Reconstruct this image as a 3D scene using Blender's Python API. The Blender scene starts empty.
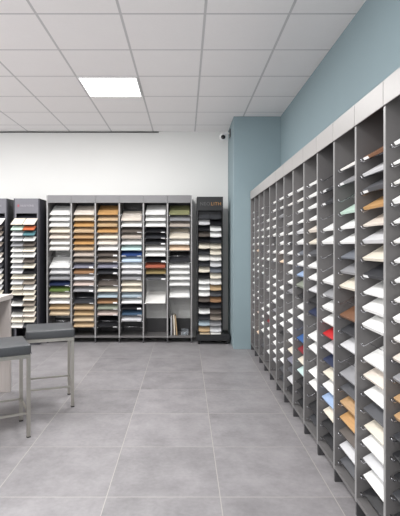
import bpy, bmesh, math, random
from mathutils import Vector, Matrix
random.seed(7)
S = bpy.context.scene
COL = S.collection
R = math.radians
CAMH, F = 1.319, 460.0          # camera height (m), focal length in pixels (400x516 frame)

# ------------------------------------------------------------------ materials
def lin(c):
    return tuple(((v/255)/12.92 if v/255 <= .04045 else ((v/255+.055)/1.055)**2.4) for v in c) + (1,)
MATS = {}
def mat(name, rgb, rough=.5, metal=0, noise=.06, scale=30, emit=0, stretch=None, rgb2=None, spec=.5, trans=0):
    if name in MATS: return MATS[name]
    m = bpy.data.materials.new(name); m.use_nodes = True
    nt = m.node_tree; b = nt.nodes['Principled BSDF']
    b.inputs['Roughness'].default_value = rough; b.inputs['Metallic'].default_value = metal
    b.inputs['Specular IOR Level'].default_value = spec
    c = lin(rgb)
    tc = nt.nodes.new('ShaderNodeTexCoord'); mp = nt.nodes.new('ShaderNodeMapping')
    nz = nt.nodes.new('ShaderNodeTexNoise'); nz.inputs['Scale'].default_value = scale; nz.inputs['Detail'].default_value = 4
    if stretch: mp.inputs['Scale'].default_value = stretch
    nt.links.new(tc.outputs['Object'], mp.inputs[0]); nt.links.new(mp.outputs[0], nz.inputs['Vector'])
    mx = nt.nodes.new('ShaderNodeMix'); mx.data_type = 'RGBA'
    c2 = lin(rgb2) if rgb2 else tuple(v*(1-noise*2.5) for v in c[:3])+(1,)
    mx.inputs[6].default_value = c; mx.inputs[7].default_value = c2
    nt.links.new(nz.outputs['Fac'], mx.inputs[0]); nt.links.new(mx.outputs[2], b.inputs['Base Color'])
    if trans: b.inputs['Transmission Weight'].default_value = trans
    if emit:
        b.inputs['Emission Color'].default_value = (1, .985, .96, 1); b.inputs['Emission Strength'].default_value = emit
    MATS[name] = m
    return m

def grid_mat(name, rgb, line, period, off, width, rough, mottled=.0, scale=2.0, fine=0):
    """procedural square tiling laid out in world metres; one thin joint around each tile"""
    m = bpy.data.materials.new(name); m.use_nodes = True
    nt = m.node_tree; N = nt.nodes; L = nt.links; b = N['Principled BSDF']
    b.inputs['Roughness'].default_value = rough
    geo = N.new('ShaderNodeNewGeometry'); sep = N.new('ShaderNodeSeparateXYZ'); L.new(geo.outputs['Position'], sep.inputs[0])
    def mth(op, a, bb=None, c=None):
        n = N.new('ShaderNodeMath'); n.operation = op
        for i, v in enumerate((a, bb, c)):
            if v is None: continue
            if isinstance(v, (int, float)): n.inputs[i].default_value = v
            else: L.new(v, n.inputs[i])
        return n.outputs[0]
    fr, ce = [], []
    for ax in (0, 1):
        d = mth('DIVIDE', mth('SUBTRACT', sep.outputs[ax], off[ax]-width/2), period[ax])
        fl = mth('FLOOR', d); ce.append(fl)
        fr.append(mth('LESS_THAN', mth('SUBTRACT', d, fl), width/period[ax]))
    joint = mth('MAXIMUM', fr[0], fr[1])
    cmb = N.new('ShaderNodeCombineXYZ'); L.new(ce[0], cmb.inputs[0]); L.new(ce[1], cmb.inputs[1])
    wn = N.new('ShaderNodeTexWhiteNoise'); L.new(cmb.outputs[0], wn.inputs['Vector'])
    addv = N.new('ShaderNodeVectorMath'); addv.operation = 'MULTIPLY_ADD'
    L.new(wn.outputs['Color'], addv.inputs[0]); addv.inputs[1].default_value = (9, 9, 9); L.new(geo.outputs['Position'], addv.inputs[2])
    nz = N.new('ShaderNodeTexNoise'); nz.inputs['Scale'].default_value = scale; nz.inputs['Detail'].default_value = 8
    nz.inputs['Roughness'].default_value = .65; L.new(addv.outputs[0], nz.inputs['Vector'])
    n2 = N.new('ShaderNodeTexNoise'); n2.inputs['Scale'].default_value = 40; n2.inputs['Detail'].default_value = 3
    L.new(addv.outputs[0], n2.inputs['Vector'])
    v = mth('ADD', 1-mottled*1.0-fine/2, mth('ADD', mth('MULTIPLY', nz.outputs['Fac'], mottled*2), mth('MULTIPLY', n2.outputs['Fac'], fine)))
    v = mth('ADD', v, mth('MULTIPLY', mth('SUBTRACT', wn.outputs['Value'], .5), mottled*.35))
    sc = N.new('ShaderNodeVectorMath'); sc.operation = 'SCALE'; sc.inputs[0].default_value = lin(rgb)[:3]; L.new(v, sc.inputs['Scale'])
    mx = N.new('ShaderNodeMix'); mx.data_type = 'RGBA'; L.new(joint, mx.inputs[0])
    L.new(sc.outputs[0], mx.inputs[6]); mx.inputs[7].default_value = lin(line)
    L.new(mx.outputs[2], b.inputs['Base Color'])
    bp = N.new('ShaderNodeBump'); bp.inputs['Strength'].default_value = .25; bp.inputs['Distance'].default_value = .002
    L.new(mth('SUBTRACT', 1, joint), bp.inputs['Height']); L.new(bp.outputs[0], b.inputs['Normal'])
    return m

# colour words used for the samples: name -> (sRGB, wood?)
PAL = {
 'white': ((238,238,236),0), 'off-white': ((236,234,230),0), 'cream': ((226,218,202),0), 'pale grey': ((206,206,208),0),
 'pale beige': ((223,213,202),0), 'grey': ((146,146,149),0), 'light taupe': ((186,175,165),0), 'taupe': ((142,132,122),0),
 'dark taupe': ((92,85,80),0), 'lilac grey': ((128,128,142),0), 'slate grey': ((112,116,124),0), 'dark grey': ((82,83,87),0),
 'charcoal': ((52,53,57),0), 'black': ((28,28,31),0), 'navy': ((34,44,74),0), 'blue': ((44,66,116),0), 'bright blue': ((50,92,152),0),
 'pale blue': ((188,208,226),0), 'sky blue': ((152,174,206),0), 'blue-grey': ((164,180,190),0), 'steel blue': ((60,82,104),0),
 'pale aqua': ((196,220,218),0), 'mint green': ((190,214,200),0), 'green': ((96,118,64),0), 'olive green': ((140,141,104),0),
 'grey-green': ((140,146,132),0), 'red': ((186,30,36),0), 'maroon': ((132,34,44),0), 'terracotta': ((168,96,76),0),
 'khaki': ((142,126,88),0), 'orange': ((190,104,70),0), 'teal': ((84,124,132),0), 'peach': ((238,212,186),0), 'pinkish grey': ((196,180,172),0),
 'golden oak': ((206,160,104),1), 'oak': ((200,162,118),1), 'light oak': ((212,184,148),1), 'pale oak': ((226,204,172),1), 'brown wood': ((130,90,64),1),
 'brown oak': ((160,122,90),1), 'tan': ((206,176,136),1),
}
def pal(n):
    c, w = PAL[n]
    if w: return mat('sample_'+n.replace(' ', '_'), c, .45, 0, stretch=(1.2, 14, 14), scale=7, rgb2=tuple(int(v*.78) for v in c))
    return mat('sample_'+n.replace(' ', '_').replace('-', '_'), c, .42, 0, noise=.02, scale=60)

M_RACK  = mat('rack_grey', (108,106,106), .42, .0, noise=.04, scale=80)
M_FASC  = mat('fascia_grey', (158,155,153), .4, 0, noise=.03, scale=80)
M_EDGE  = mat('edge_grey', (150,149,149), .35, .1, noise=.03)
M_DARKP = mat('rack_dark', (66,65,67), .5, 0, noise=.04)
M_CHROME= mat('chrome', (190,190,194), .25, 1, noise=.01)
M_STEEL = mat('brushed_steel', (188,184,176), .32, 1, noise=.05, scale=60)
M_TAG   = mat('tag_white', (244,244,244), .4, 0, noise=.01)
M_BLACK = mat('tower_black', (27,28,30), .45, 0, noise=.04)
M_DISP  = mat('display_grey', (104,103,110), .5, 0, noise=.04)
M_DISPD = mat('display_charcoal', (50,50,58), .5, 0, noise=.04)
M_VINYL = mat('seat_vinyl', (72,74,77), .42, 0, noise=.1, scale=180)
M_PIPE  = mat('seat_seam', (58,60,63), .5, 0)
M_WOODL = mat('table_pale_wood', (206,198,194), .5, 0, stretch=(18, 18, 1.0), scale=5, rgb2=(184,175,170))
M_RUB   = mat('black_rubber', (30,30,32), .6, 0)
M_WHITEP= mat('white_plastic', (236,236,236), .4, 0, noise=.01)
M_LENS  = mat('lens_black', (10,10,12), .15, 0)
M_GOLD  = mat('gold_letters', (160,116,62), .4, .0, noise=.02)
M_GREYL = mat('grey_letters', (84,84,84), .4, .0, noise=.02)
M_WHITEL= mat('white_letters', (150,146,152), .4, 0, noise=.02)
M_REDL  = mat('red_emblem', (150,70,80), .4, 0, noise=.02)
M_CLEAR = mat('clear_plastic', (225,230,235), .1, 0, noise=.01, trans=.85)

# ------------------------------------------------------------------ mesh helpers
def box(bm, x0, x1, y0, y1, z0, z1, bev=0):
    r = bmesh.ops.create_cube(bm, size=1)
    for v in r['verts']:
        v.co = Vector(((x0+x1)/2+v.co.x*(x1-x0), (y0+y1)/2+v.co.y*(y1-y0), (z0+z1)/2+v.co.z*(z1-z0)))
    if bev:
        es = set(e for v in r['verts'] for e in v.link_edges)
        bmesh.ops.bevel(bm, geom=list(es), offset=bev, segments=2, affect='EDGES', profile=.6)
def rod(bm, pts, r, seg=8):
    pts = [Vector(p) for p in pts]; rings = []
    for i, p in enumerate(pts):
        d = (pts[min(i+1, len(pts)-1)]-pts[max(i-1, 0)]).normalized()
        a = d.orthogonal().normalized() if abs(d.x) > .9 else d.cross(Vector((1, 0, 0))).normalized()
        c = d.cross(a)
        rings.append([bm.verts.new(p+r*(math.cos(t)*a+math.sin(t)*c)) for t in [2*math.pi*k/seg for k in range(seg)]])
    for A, B in zip(rings, rings[1:]):
        for k in range(seg): bm.faces.new((A[k], A[(k+1) % seg], B[(k+1) % seg], B[k]))
    bm.faces.new(rings[0][::-1]); bm.faces.new(rings[-1])
def mesh(name, bm, smooth=False):
    bmesh.ops.recalc_face_normals(bm, faces=bm.faces)
    me = bpy.data.meshes.new(name); bm.to_mesh(me); bm.free()
    if smooth:
        for p in me.polygons: p.use_smooth = True
    return me
def link(name, me, m, parent=None, loc=(0,0,0), rz=0):
    o = bpy.data.objects.new(name, me); COL.objects.link(o)
    if m and not me.materials: me.materials.append(m)
    o.location = loc; o.rotation_euler = (0, 0, rz); o.parent = parent
    return o
def boxobj(name, dims, m, parent=None, bev=0, smooth=False):
    bm = bmesh.new(); box(bm, *dims, bev); return link(name, mesh(name, bm, smooth), m, parent)
def tag(o, label, cat, group=None):
    o['label'] = label; o['category'] = cat
    if group: o['group'] = group
    return o
def empty(name, label, cat, loc, rz=0, group=None):
    o = bpy.data.objects.new(name, None); COL.objects.link(o); o.location = loc; o.rotation_euler = (0, 0, rz)
    o.empty_display_size = .1
    return tag(o, label, cat, group)
def struct(o): o['kind'] = 'structure'; return o
def setmat(o, m):
    o.material_slots[0].link = 'OBJECT'; o.material_slots[0].material = m
def text(name, s, size, m, parent, loc, rot, extrude=.002, bold=0):
    cu = bpy.data.curves.new(name, 'FONT'); cu.body = s; cu.size = size; cu.extrude = extrude; cu.offset = bold
    cu.align_x = 'LEFT'; cu.space_character = 1.08
    t = bpy.data.objects.new(name+'_src', cu); COL.objects.link(t)
    dg = bpy.context.evaluated_depsgraph_get(); me = bpy.data.meshes.new_from_object(t.evaluated_get(dg))
    bpy.data.objects.remove(t)
    me.materials.clear()
    o = link(name, me, m, parent, loc); o.rotation_euler = rot
    return o
ORD = 'zeroth first second third fourth fifth sixth seventh eighth ninth tenth eleventh twelfth thirteenth fourteenth fifteenth sixteenth seventeenth eighteenth nineteenth twentieth twenty-first'.split()

# ------------------------------------------------------------------ room
XW, YB, H, XL, YF = 1.222, 6.65, 2.976, -5.4, -3.0
PX, PY = .622, 5.878                                   # pier: left face and front face
M_FLOOR = grid_mat('floor_tiles', (141,138,140), (172,168,163), (.598,.603), (.185, 2.417), .0042, .42, mottled=.5, scale=4.5, fine=.3)
M_CEIL  = grid_mat('ceiling_tiles', (242,239,239), (200,198,199), (.603,.603), (.143, 3.283), .019, .9, mottled=.02, scale=6, fine=.04)
M_WHITE = mat('wall_white', (226,226,224), .85, 0, noise=.012, scale=3)
M_BLUE  = mat('wall_blue_grey', (137,155,161), .8, 0, noise=.02, scale=3)
struct(boxobj('floor', (XL-.1, XW+.1, YF, YB+.1, -.08, 0), M_FLOOR))
struct(boxobj('ceiling', (XL-.1, XW+.1, YF, YB+.1, H, H+.08), M_CEIL))
struct(boxobj('wall_back', (XL-.1, XW+.1, YB, YB+.1, 0, H), M_WHITE))
struct(boxobj('wall_right', (XW, XW+.1, YF, YB, 0, H), M_BLUE))
struct(boxobj('wall_left', (XL-.1, XL, 4.6, YB, 0, H), M_WHITE))
struct(boxobj('wall_pillar', (PX, XW, PY, YB, 0, H), M_BLUE, bev=.004))
struct(boxobj('shadow_strip_1', (XL, -.38, YB-.012, YB, H-.02, H-.006), M_DARKP))  # dark strip standing in for the shadow gap where back wall meets ceiling

# ------------------------------------------------------------------ shared sample / bracket meshes
TILT = R(30)
def board_mesh(w, d, t, bev=.002):
    bm = bmesh.new(); box(bm, -w/2, w/2, 0, d, 0, t, bev)
    bmesh.ops.rotate(bm, verts=bm.verts, cent=(0,0,0), matrix=Matrix.Rotation(TILT, 3, 'X'))
    me = mesh('material_sample', bm); me.materials.append(pal('white')); return me
BOARDS = [board_mesh(.274, .27, .012), board_mesh(.276, .27, .016), board_mesh(.272, .27, .021)]
def tag_mesh():
    bm = bmesh.new(); box(bm, -.028, .028, -.0016, 0, .001, .013)            # front edge label
    box(bm, -.028, .028, -.0016, .02, .0125, .0135)
    bmesh.ops.rotate(bm, verts=bm.verts, cent=(0,0,0), matrix=Matrix.Rotation(TILT, 3, 'X'))
    me = mesh('label_tag', bm); me.materials.append(M_TAG); return me
TAGM = tag_mesh()
def add_bracket(bm, T=Matrix()):
    c, s = math.cos(TILT), math.sin(TILT)
    def P(x, u, n): return T @ Vector((x, u*c-n*s, u*s+n*c))
    for sx in (-1, 1):
        x = sx*.128
        rod(bm, [P(x, .25, -.006), P(x, .12, -.006), P(x, .0, -.006), P(x, -.010, -.004), P(x, -.014, .002), P(x, -.0135, .014)], .0024, 6)
        rod(bm, [P(x, .2, -.006), P(sx*.1545, .2, -.006)], .0024, 6)
        rod(bm, [P(x, -.006, -.005), P(sx*.139, -.010, .002), P(sx*.1545, -.010, .004)], .0034, 6)
    rod(bm, [P(-.128, .02, -.0062), P(.128, .02, -.0062)], .0022, 6)
    rod(bm, [P(-.128, .235, -.0062), P(.128, .235, -.0062)], .0022, 6)
bm = bmesh.new(); add_bracket(bm); BRK = mesh('wire_bracket', bm, True); BRK.materials.append(M_CHROME)
H0, DP = 1.742, .0807                                       # height of the top row's front edge, row pitch
PITCH, TH, RH, RD = .327, .018, 2.01, .372

M_FASC_SHADED = mat('fascia_grey_shaded', (118,117,119), .4, 0, noise=.03, scale=80)  # same fascia grey, darkened to paint in the weaker light on the back rack
def build_rack(root, n, fm):
    """local frame: x to the viewer's right, y into the rack, front plane at y=0; dividers k=0..n"""
    for k in range(n+1):
        x = k*PITCH
        d = boxobj('divider', (x-TH/2, x+TH/2, .003, RD, .07, RH-.002), M_RACK, root)
        boxobj('edge_strip', (x-TH/2, x+TH/2, 0, .003, .07, RH-.108 if 0 < k < n else RH-.002), M_EDGE, d)
        for y0 in (.004, RD-.05):
            boxobj('foot', (x-TH/2, x+TH/2, y0, y0+.042, 0, .07), M_DARKP, root)
    for k in range(n):
        a, b = k*PITCH+TH/2+.0005, (k+1)*PITCH-TH/2-.0005
        ea = -TH/2+.002; 
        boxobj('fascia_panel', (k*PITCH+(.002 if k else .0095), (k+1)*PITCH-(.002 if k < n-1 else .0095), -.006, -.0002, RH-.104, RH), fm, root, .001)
        boxobj('bottom_shelf', (a, b, .002, RD, .072, .092), M_RACK, root)
        boxobj('top_panel', (a, b, .004, RD, RH-.03, RH-.004), M_RACK, root)
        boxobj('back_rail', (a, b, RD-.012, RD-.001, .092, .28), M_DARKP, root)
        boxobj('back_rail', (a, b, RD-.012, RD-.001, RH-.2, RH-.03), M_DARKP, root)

# ------------------------------------------------------------------ samples: data read bay by bay, top row first
# E = empty slot ; trailing * = carries a white tag
W, O, C, E = 'white', 'off-white', 'cream', None
RIGHT = [
 [W,W,O,W,W,O,W,W,O,W,O,'pale beige','grey','oak','oak','charcoal','black','black','charcoal','black','charcoal'],
 ['brown wood*','pale grey','dark grey*','golden oak','pale beige','pale grey',C,'charcoal*',W,W,W,E,W,'pale beige',W,'dark grey',C,W,'pale grey',W,'black'],
 [O,'grey*',E,'mint green',W,W,'slate grey','grey',C,E,'brown wood','charcoal','pale grey',E,'grey','dark grey','oak','golden oak','dark taupe','pale grey','dark grey'],
 [E,'charcoal*','charcoal*',E,W,W,E,E,W,'grey*',W,W,'red','pale grey','navy',C,W,'sky blue',C,'black','black'],
 [W,W,W,W,'pale beige',C,'dark grey*',W,W,'pale grey','black','navy',E,W,W,E,W,W,E,'black','charcoal'],
 [W,O,W,W,'pale grey',W,'slate grey*',W,'sky blue','grey-green','black',W,W,E,'bright blue','maroon',C,'pale aqua','black','black','black'],
 [W,O,E,W,W,'charcoal*',W,W,W,W,'grey',E,W,W,W,W,C,'lilac grey','dark grey','pale grey','black'],
 [W,W,'grey',E,W,W,W,'peach',E,E,W,W,E,W,W,'black',E,W,W,'dark grey','charcoal'],
 [W,W,W,W,W,'charcoal*',W,W,E,W,W,W,W,'grey',W,W,W,W,W,'pale grey',E],
 [E,E,W,W,W,E,W,W,E,E,W,W,E,W,W,'maroon',W,W,E,W,E],
 [W,W,'grey',W,W,W,'dark grey',W,W,W,E,E,E,E,W,W,W,W,E,'dark grey',E],
 [E,'grey','pale grey',W,W,W,'peach',W,W,W,'grey',E,W,W,E,'pinkish grey',E,E,'peach',E,E],
 [W,W,W,E,W,W,W,E,W,W,W,W,E,W,W,E,W,E,W,E,E],
]
BACK = [
 [W,W,W,C,'pale beige',O,O,E,E,W,'pale grey','grey','navy*','green*',C,W,'tan','pale oak',E,E],
 ['pale beige','pale oak','golden oak','light oak','oak','golden oak','light oak','light taupe','taupe','lilac grey*','brown oak*','pale grey','pinkish grey*','grey*',E,'charcoal*','light oak','tan','pale oak','light oak'],
 ['golden oak','light oak','tan','golden oak',C,'pale beige',W,'dark taupe*','taupe*','lilac grey*','charcoal*',E,'dark taupe*',C,'blue-grey','brown oak*','grey-green*','pinkish grey*',E,'black*'],
 [E,'pale beige',W,'dark taupe*','light taupe',W,'pale aqua','blue*','pale blue',W,'pale grey*','grey*',C,'cream','blue-grey*',W,'black*','steel blue*','pale grey*',E],
 [W,W,W,'black*','charcoal*','charcoal*',O,W,'black*','terracotta','khaki','dark grey*',E,E,E,O,E,E,E,E],
 ['olive green','grey','light taupe',E,C,W,'peach',E,'charcoal',W,W,W,W,E,W,E,E,E,E,E],
]
DISTINCT = {k for k in PAL} - {'white', 'off-white', 'cream', 'pale grey', 'pale beige', 'grey', 'charcoal', 'black', 'dark grey'}
def place_samples(column, cx, local_to_world, rz, where, group, cat='sample', first={}, tag_side=1):
    names = [c.rstrip('*') if c else None for c in column]
    cnt = 0
    for k, c in enumerate(column):
        if not c: continue
        cnt += 1
        nm = c.rstrip('*'); tg = c.endswith('*')
        me = BOARDS[random.choice((0, 1, 1, 2))]
        h = H0-DP*k
        loc = local_to_world(cx+random.uniform(-.004, .004), (.032 if rz else .02)+random.uniform(-.003, .003), h-(.009 if rz else 0))
        o = bpy.data.objects.new('material_sample', me); COL.objects.link(o)
        o.location = loc; o.rotation_euler = (0, 0, rz+R(random.uniform(-.8, .8)))
        setmat(o, pal(nm))
        if nm in DISTINCT and names.count(nm) == 1:
            lab = 'the only %s material sample in %s' % (nm, where)
        elif cnt == sum(1 for x in column if x): lab = '%s material sample, lowest in %s' % (nm, where)
        elif cnt == 1: lab = '%s material sample, topmost in %s' % (nm, where)
        else: lab = '%s material sample, %s from top in %s' % (nm, ORD[cnt], where)
        tag(o, lab, cat, group)
        if tg:
            for sd in ((-1, 1) if nm == 'blue' else (tag_side,)):
                t = bpy.data.objects.new('label_tag', TAGM); COL.objects.link(t); t.parent = o; t.location = (sd*.105, -.001, .0)
                t['label'] = 'white tag on the front edge'

# right-hand rack: front plane x=.835, first (near) divider y=1.587 ... last y=5.851
D = lambda k: 1.935+PITCH*k-TH/2                         # divider centre lines, k=-1..12
XR = .835
rr = empty('sample_rack', 'long grey sample rack lining the blue wall on the right', 'rack', (XR, D(12), 0), -math.pi/2)
build_rack(rr, 13, M_FASC)
far2world = lambda x, y, z: (XR+y, D(12)-x, z)           # local x runs from the far end towards the camera
stuffbm = bmesh.new(); made = 0
for b in range(13):
    cxl = (12-b)*PITCH+PITCH/2
    for k in range(21):
        if made < 100:
            o = link('wire_bracket', BRK, None, rr, (cxl, .032, H0-DP*k-.009)); made += 1
        else:
            add_bracket(stuffbm, Matrix.Translation((cxl, .032, H0-DP*k-.009)))
    where = 'bay cut by right picture edge, right rack' if b == 0 else \
            ('nearest full bay, right rack' if b == 1 else
             ('farthest bay, right rack' if b == 12 else '%s full bay from near end, right rack' % ORD[b]))
    place_samples(RIGHT[b], cxl, far2world, -math.pi/2, where, 'material samples on the right rack', tag_side=-1)
o = link('wire_bracket', mesh('wire_bracket_far', stuffbm, True), M_CHROME, rr); o['kind'] = 'stuff'

# back rack: front plane y=6.255, x from -1.877
YR, X0 = 6.255, -1.874
br = empty('sample_rack', 'wide grey sample rack of six columns against the white back wall', 'rack', (X0, YR, 0))
build_rack(br, 6, M_FASC_SHADED)
b2world = lambda x, y, z: (X0+x, YR+y, z)
stuffbm = bmesh.new(); made = 0
slots = sorted([(b, k) for b in range(6) for k in range(20)], key=lambda t: BACK[t[0]][t[1]] is not None)
for b, k in slots:
    if b >= 4 and k >= 12 and BACK[b][k] is None: continue     # the lower slots of the last two columns hold no wire
    p = (b*PITCH+PITCH/2, .02, H0-DP*k)
    if made < 100: link('wire_bracket', BRK, None, br, p); made += 1
    else: add_bracket(stuffbm, Matrix.Translation(p))
o = link('wire_bracket', mesh('wire_bracket_rest', stuffbm, True), M_CHROME, br); o['kind'] = 'stuff'
for b in range(6):
    place_samples(BACK[b], b*PITCH+PITCH/2, b2world, 0, '%s column from left, back rack' % ORD[b+1], 'material samples on the back rack')

# upright boards standing on the bottom shelf of the back rack's last column
bx = X0+5*PITCH
for x, w, hh, lean, nm, lab in ((.050, .016, .27, 0, 'pale grey', 'pale grey thin board standing upright, leftmost on back rack bottom shelf'),
                               (.074, .014, .255, -1.5, 'dark taupe', 'dark thin board standing between pale boards on back rack bottom shelf'),
                               (.098, .018, .275, -3, 'cream', 'cream thick board standing upright on back rack bottom shelf'),
                               (.128, .014, .262, -5, 'tan', 'tan board leaning left, rightmost upright on back rack bottom shelf')):
    bm = bmesh.new(); box(bm, -w/2, w/2, 0, .2, 0, hh, .0015)
    bmesh.ops.rotate(bm, verts=bm.verts, cent=(-w/2, 0, 0), matrix=Matrix.Rotation(R(lean), 3, 'Y'))
    o = link('sample_board', mesh('sample_board', bm), pal(nm), None, (bx+x, YR+.06, .0922)); tag(o, lab, 'board', 'upright boards on the back rack bottom shelf')
bm = bmesh.new(); box(bm, -.05, .05, 0, .1, 0, .004); 
for d_ in ((-.05,-.047,0,.1,.004,.06), (.047,.05,0,.1,.004,.06), (-.047,.047,0,.003,.004,.05), (-.047,.047,.097,.1,.004,.07)): box(bm, *d_)
tag(link('plastic_tray', mesh('plastic_tray', bm), M_CLEAR, None, (bx+.235, YR+.09, .0922)), 'small clear plastic tray beside the upright boards on bottom shelf', 'tray')

# ------------------------------------------------------------------ stone-sample displays at the left
def chip_mesh(w, d, t, bow=.0, tilt=30):
    """stone tile sample, front edge bowed outward by bow"""
    bm = bmesh.new(); n = 8; top, bot = [], []
    pts = [(-w/2+w*i/n, -bow*(1-(2*i/n-1)**2)) for i in range(n+1)] + [(w/2, d), (-w/2, d)]
    top = [bm.verts.new((x, y, t)) for x, y in pts]; bot = [bm.verts.new((x, y, 0)) for x, y in pts]
    bm.faces.new(top); bm.faces.new(bot[::-1])
    for i in range(len(pts)):
        j = (i+1) % len(pts); bm.faces.new((bot[i], bot[j], top[j], top[i]))
    bmesh.ops.rotate(bm, verts=bm.verts, cent=(0,0,0), matrix=Matrix.Rotation(R(tilt), 3, 'X'))
    me = mesh('stone_sample', bm); me.materials.append(pal('white')); return me
CHIP0 = chip_mesh(.149, .17, .010)
CHIP = chip_mesh(.149, .105, .010)
SIL = [('cream','pale beige'),('mint green','orange'),('pale grey','teal'),('pale grey','off-white'),('grey','dark taupe'),('off-white','cream'),
       ('white','white'),('off-white','dark taupe'),('pale grey','cream'),('pale grey','black'),('cream','cream'),('pale grey','taupe'),
       ('cream','off-white'),('cream','cream'),('black','cream'),('off-white','taupe'),('black','cream'),('off-white','pale beige'),('cream','cream'),('off-white','dark grey')]
SIL2 = ['off-white','dark taupe','taupe','pale grey','taupe','dark grey','pale beige','off-white','dark grey','pale grey','cream','off-white','pale grey','cream','grey','cream','dark taupe','off-white','cream','pale grey']
SW, SD, SH = .345, .31, 1.955
def build_display(root):
    """local: x centred, y=0 front plane, body behind it"""
    for s in (-1, 1):
        boxobj('side_panel', (min(s*SW/2, s*(SW/2-.016)), max(s*SW/2, s*(SW/2-.016)), 0, SD, 0, SH), M_DISPD, root, .002)
        a, b = sorted((s*(SW/2-.0165), s*(SW/2-.034)))
        boxobj('front_stile', (a, b, 0, .02, .06, SH-.2), M_DISP, root)
    boxobj('back_panel', (-SW/2+.017, SW/2-.017, SD-.018, SD-.002, .06, SH-.002), M_DISPD, root)
    hp = boxobj('header_panel', (-SW/2+.0165, SW/2-.0165, 0, .02, SH-.2, SH), M_DISP, root, .002)
    boxobj('top_panel', (-SW/2+.017, SW/2-.017, .021, SD-.019, SH-.016, SH), M_DISPD, root)
    boxobj('base_panel', (-SW/2+.017, SW/2-.017, .0, SD-.019, 0, .058), M_DISPD, root)
    boxobj('emblem', (-.122, -.098, -.0025, 0, SH-.111, SH-.082), M_REDL, hp)
    text('lettering', 'SILESTONE', .035, M_WHITEL, hp, (-.085, -.0005, SH-.108), (math.pi/2, 0, 0), .001)
    bmS = bmesh.new(); c, s = math.cos(R(30)), math.sin(R(30))
    for k in range(20):
        z = SLH-SLP*k
        bmT = bmesh.new(); box(bmT, -SW/2+.0355, SW/2-.0355, .045, .285, -.0075, -.0015)
        bmesh.ops.rotate(bmT, verts=bmT.verts, cent=(0,0,0), matrix=Matrix.Rotation(R(30), 3, 'X'))
        bmesh.ops.translate(bmT, verts=bmT.verts, vec=(0, -.155, z))
        link('sample_shelf', mesh('sample_shelf', bmT), M_DISPD, root)
SLH, SLP = 1.595, .0707
SY = 6.15
SXc = -2.118
for i, (cx, lab) in enumerate(((SXc, 'grey sample display with red emblem between two racks at left'),
                               (SXc-.43, 'grey sample display cut off by the left picture edge'))):
    root = empty('sample_display', lab, 'display stand', (cx, SY, 0), 0, 'grey sample displays by the back wall')
    build_display(root)
    for k in range(20):
        for side in (0, 1):
            if i == 1 and side == 0: continue               # wholly outside the frame
            nm = SIL[k][side] if i == 0 else SIL2[k]
            o = bpy.data.objects.new('stone_sample', CHIP if k else CHIP0); COL.objects.link(o); setmat(o, pal(nm))
            o.location = (cx+(-.0785 if side == 0 else .0785)+random.uniform(-.002, .002), SY-.157+random.uniform(-.006, .003), SLH-SLP*k)
            row = 'topmost' if k == 0 else ('lowest' if k == 19 else ORD[k+1]+' from top')
            tag(o, ('%s stone sample, %s in %s column, grey display with red emblem' % (nm, row, ('left', 'right')[side])) if i == 0 else
                ('%s stone sample, %s in the display cut by left picture edge' % (nm, row)), 'sample', 'stone samples on the grey displays')

# ------------------------------------------------------------------ black tower with NEOLITH header, beside the pillar
TX, TY, TW = .338, 6.22, .352
tw = empty('sample_tower', 'black sample tower with grey and gold lettering beside blue pillar', 'display stand', (TX, TY, 0))
boxobj('back_panel', (-TW/2, TW/2, .20, .222, .14, 1.985), M_BLACK, tw)
for s in (-1, 1):
    a, b = sorted((s*TW/2, s*(TW/2-.014))); boxobj('side_panel', (a, b, .0, .2, .14, 1.985), M_BLACK, tw)
hd = boxobj('header_panel', (-TW/2+.0145, TW/2-.0145, .0, .02, 1.80, 1.985), M_BLACK, tw)
text('grey_lettering', 'NEO', .064, M_GREYL, hd, (-.137, -.0005, 1.868), (math.pi/2, 0, 0), .001)
text('gold_lettering', 'LITH', .064, M_GOLD, hd, (.012, -.0005, 1.868), (math.pi/2, 0, 0), .001)
boxobj('base', (TX and -.185, .262, -.07, .25, .05, .135), M_BLACK, tw, .004)
for x in (-.15, .225):
    for y in (-.03, .21):
        bm = bmesh.new(); bmesh.ops.create_cone(bm, cap_ends=True, segments=20, radius1=.025, radius2=.025, depth=.02)
        bmesh.ops.rotate(bm, verts=bm.verts, cent=(0,0,0), matrix=Matrix.Rotation(math.pi/2, 3, 'Y'))
        bmesh.ops.translate(bm, verts=bm.verts, vec=(x, y, .025))
        link('caster', mesh('caster', bm), M_RUB, tw)
NEO = [('charcoal','charcoal'),('pale grey','black'),('black','white'),('dark taupe','white'),('black','charcoal'),('cream','cream'),('charcoal','cream'),
       ('off-white','off-white'),('charcoal','pale grey'),('cream','slate grey'),('black','cream'),('white','off-white'),('white','tan'),('white','dark grey'),
       ('dark taupe','brown oak'),('black','charcoal'),('white','dark taupe'),('charcoal','taupe'),('blue-grey','grey'),('tan','pale grey')]
NCH0 = chip_mesh(.15, .16, .012, .012, 38)
NCH = chip_mesh(.15, .102, .012, .012, 38)
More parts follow.
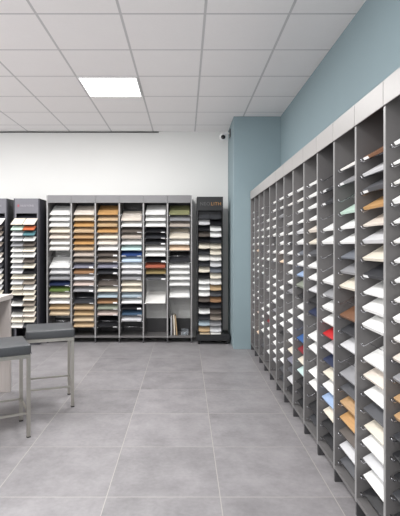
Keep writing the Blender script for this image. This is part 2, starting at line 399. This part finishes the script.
for k in range(20):
    bm = bmesh.new(); box(bm, -.158, .158, .02, .2, -.007, -.0015)
    bmesh.ops.rotate(bm, verts=bm.verts, cent=(0,0,0), matrix=Matrix.Rotation(R(38), 3, 'X'))
    bmesh.ops.translate(bm, verts=bm.verts, vec=(0, -.0, 1.684-.0802*k))
    link('sample_shelf', mesh('sample_shelf', bm), M_BLACK, tw)
    for side in (0, 1):
        nm = NEO[k][side]
        o = bpy.data.objects.new('stone_sample', NCH if k else NCH0); COL.objects.link(o); setmat(o, pal(nm))
        o.location = (TX+(-.0775 if side == 0 else .0775), TY-.0+random.uniform(-.004, .002), 1.684-.0802*k+(.004 if side == 0 else .0))
        row = 'topmost' if k == 0 else ('lowest' if k == 19 else ORD[k+1]+' from top')
        tag(o, '%s stone sample, %s in %s column, black tower beside blue pillar' % (nm.replace('brown oak', 'brown'), row, ('left', 'right')[side]), 'sample', 'stone samples on the black tower')
for x, nm in ((-.07, 'pale oak'), (.075, 'off-white')):
    bm = bmesh.new(); box(bm, -.068, .068, 0, .1, 0, .012, .001)
    o = link('stone_sample', mesh('stone_sample_flat', bm), pal(nm), None, (TX+x, TY-.06, .1352))
    tag(o, '%s stone sample lying flat on base of black tower' % ('tan' if x < 0 else 'off-white'), 'stone sample', 'flat samples on the tower base')

# ------------------------------------------------------------------ bar stools and table
def make_stool(loc, rz, label):
    t = empty('bar_stool', label, 'stool', loc, rz, 'grey bar stools at the table')
    w, d = .185, .18
    bm = bmesh.new(); box(bm, -w-.004, w+.004, -d-.004, d+.004, .572, .640)
    es = list(bm.edges); bmesh.ops.bevel(bm, geom=es, offset=.014, segments=4, affect='EDGES', profile=.5)
    seat = link('seat', mesh('seat', bm, True), M_VINYL, t)
    bm = bmesh.new(); q = .0055
    rod(bm, [(-w+.006, -d-q, .578), (w-.006, -d-q, .578)], .003); rod(bm, [(-w+.006, d+q, .578), (w-.006, d+q, .578)], .003)
    rod(bm, [(-w-q, -d+.006, .578), (-w-q, d-.006, .578)], .003); rod(bm, [(w+q, -d+.006, .578), (w+q, d-.006, .578)], .003)
    link('piping', mesh('piping', bm), M_PIPE, seat)
    a = .0125
    bm = bmesh.new()
    box(bm, -w+2*a, w-2*a, -d, -d+2*a, .546, .5715); box(bm, -w+2*a, w-2*a, d-2*a, d, .546, .5715)
    box(bm, -w, -w+2*a, -d, d, .546, .5715); box(bm, w-2*a, w, -d, d, .546, .5715)
    link('seat_frame', mesh('seat_frame', bm), M_STEEL, t)
    for sx in (-1, 1):
        for sy in (-1, 1):
            l = boxobj('leg', (sx*(w-a)-a, sx*(w-a)+a, sy*(d-a)-a, sy*(d-a)+a, .006, .5455), M_STEEL, t, .002)
            boxobj('foot_cap', (sx*(w-a)-a-.001, sx*(w-a)+a+.001, sy*(d-a)-a-.001, sy*(d-a)+a+.001, 0, .006), M_RUB, l)
    for sy in (-1, 1):
        boxobj('footrest', (-w+2*a, w-2*a, sy*(d-a)-.007, sy*(d-a)+.007, .158, .172), M_STEEL, t, .002)
        boxobj('footrest', (sy*(w-a)-.007, sy*(w-a)+.007, -d+2*a, d-2*a, .158, .172), M_STEEL, t, .002)
    return t
make_stool((-1.312, 3.245, 0), R(28), 'grey padded bar stool at the left picture edge, nearer to camera')
make_stool((-1.142, 3.883, 0), R(19), 'grey padded bar stool standing fully in view before the displays')

tb = empty('bar_table', 'pale wood bar table at the left picture edge behind the stools', 'table', (-1.93, 3.2, 0))
boxobj('tabletop', (-.36, .36, -1.0, 1.0, .842, .882), M_WOODL, tb, .002)
for y in (-.98, .942):
    boxobj('end_panel', (-.352, .352, y, y+.04, 0, .842), M_WOODL, tb, .002)
boxobj('stretcher_panel', (-.02, .02, -.94, .942, .3, .842), M_WOODL, tb)

# ------------------------------------------------------------------ security camera on the pillar
cc = empty('security_camera', 'white security camera with black lens beside blue pillar top', 'camera', (PX, 6.3, 2.815))
boxobj('mounting_plate', (-.012, 0, -.05, .05, -.01, .10), M_DARKP, cc, .003)
bm = bmesh.new(); rod(bm, [(-.012, 0, .045), (-.06, 0, .045), (-.09, -.0, .02)], .012, 12); link('arm', mesh('arm', bm, True), M_WHITEP, cc)
bm = bmesh.new(); bmesh.ops.create_uvsphere(bm, u_segments=24, v_segments=16, radius=.05)
link('housing', mesh('housing', bm, True), M_WHITEP, cc, (-.105, 0, 0))
bm = bmesh.new(); bmesh.ops.create_uvsphere(bm, u_segments=20, v_segments=12, radius=.03)
for v in bm.verts: v.co.y *= .6
link('lens', mesh('lens', bm, True), M_LENS, cc, (-.103, -.04, -.012))

# ------------------------------------------------------------------ ceiling light and lamps
lx0, lx1, ly0, ly1 = .143-2*.603+.012, .143-.603-.012, 3.283+2*.603+.012, 3.283+3*.603-.012
cl = empty('ceiling_light', 'square white light panel glowing in the tiled ceiling', 'ceiling light', ((lx0+lx1)/2, (ly0+ly1)/2, H-.012))
hw = (lx1-lx0)/2
bm = bmesh.new()
for d_ in ((-hw, hw, -hw, -hw+.012), (-hw, hw, hw-.012, hw), (-hw, -hw+.012, -hw+.012, hw-.012), (hw-.012, hw, -hw+.012, hw-.012)):
    box(bm, *d_, 0, .012)
link('frame', mesh('frame', bm), M_WHITEP, cl)
M_GLOW = mat('diffuser_glow', (255,255,255), .5, 0, noise=0, emit=4.0)
boxobj('diffuser', (-hw+.0125, hw-.0125, -hw+.0125, hw-.0125, .003, .012), M_GLOW, cl)
def lamp(x, y, e, sz=.56, z=H-.03):
    l = bpy.data.lights.new('panel_lamp', 'AREA'); l.shape = 'SQUARE'; l.size = sz; l.energy = e; l.color = (1, .995, .99)
    o = bpy.data.objects.new('panel_lamp', l); COL.objects.link(o); o.location = (x, y, z); return o
LX = (lx0+lx1)/2; LYc = (ly0+ly1)/2
E0 = 32
for x, y in ((LX, LYc), (LX-1.809, LYc), (LX, LYc-2.412), (LX-1.809, LYc-2.412), (LX, LYc-4.824), (LX-1.809, LYc-4.824)):
    lamp(x, y, E0)

w = bpy.data.worlds.new('daylight'); S.world = w; w.use_nodes = True
bg = w.node_tree.nodes['Background']; bg.inputs[0].default_value = (1, 1, 1, 1); bg.inputs[1].default_value = 1.5

# ------------------------------------------------------------------ camera
cd = bpy.data.cameras.new('camera'); cam = bpy.data.objects.new('camera', cd); COL.objects.link(cam)
cam.location = (0, 0, CAMH); cam.rotation_euler = (math.pi/2, 0, 0)
cd.sensor_fit = 'VERTICAL'; cd.sensor_height = 24; cd.lens = F*24/516
cd.shift_x = 15/516; cd.shift_y = -12/516; cd.clip_start = .05
S.camera = cam
S.view_settings.view_transform = 'Standard'; S.view_settings.look = 'None'
S.view_settings.exposure = 0.52
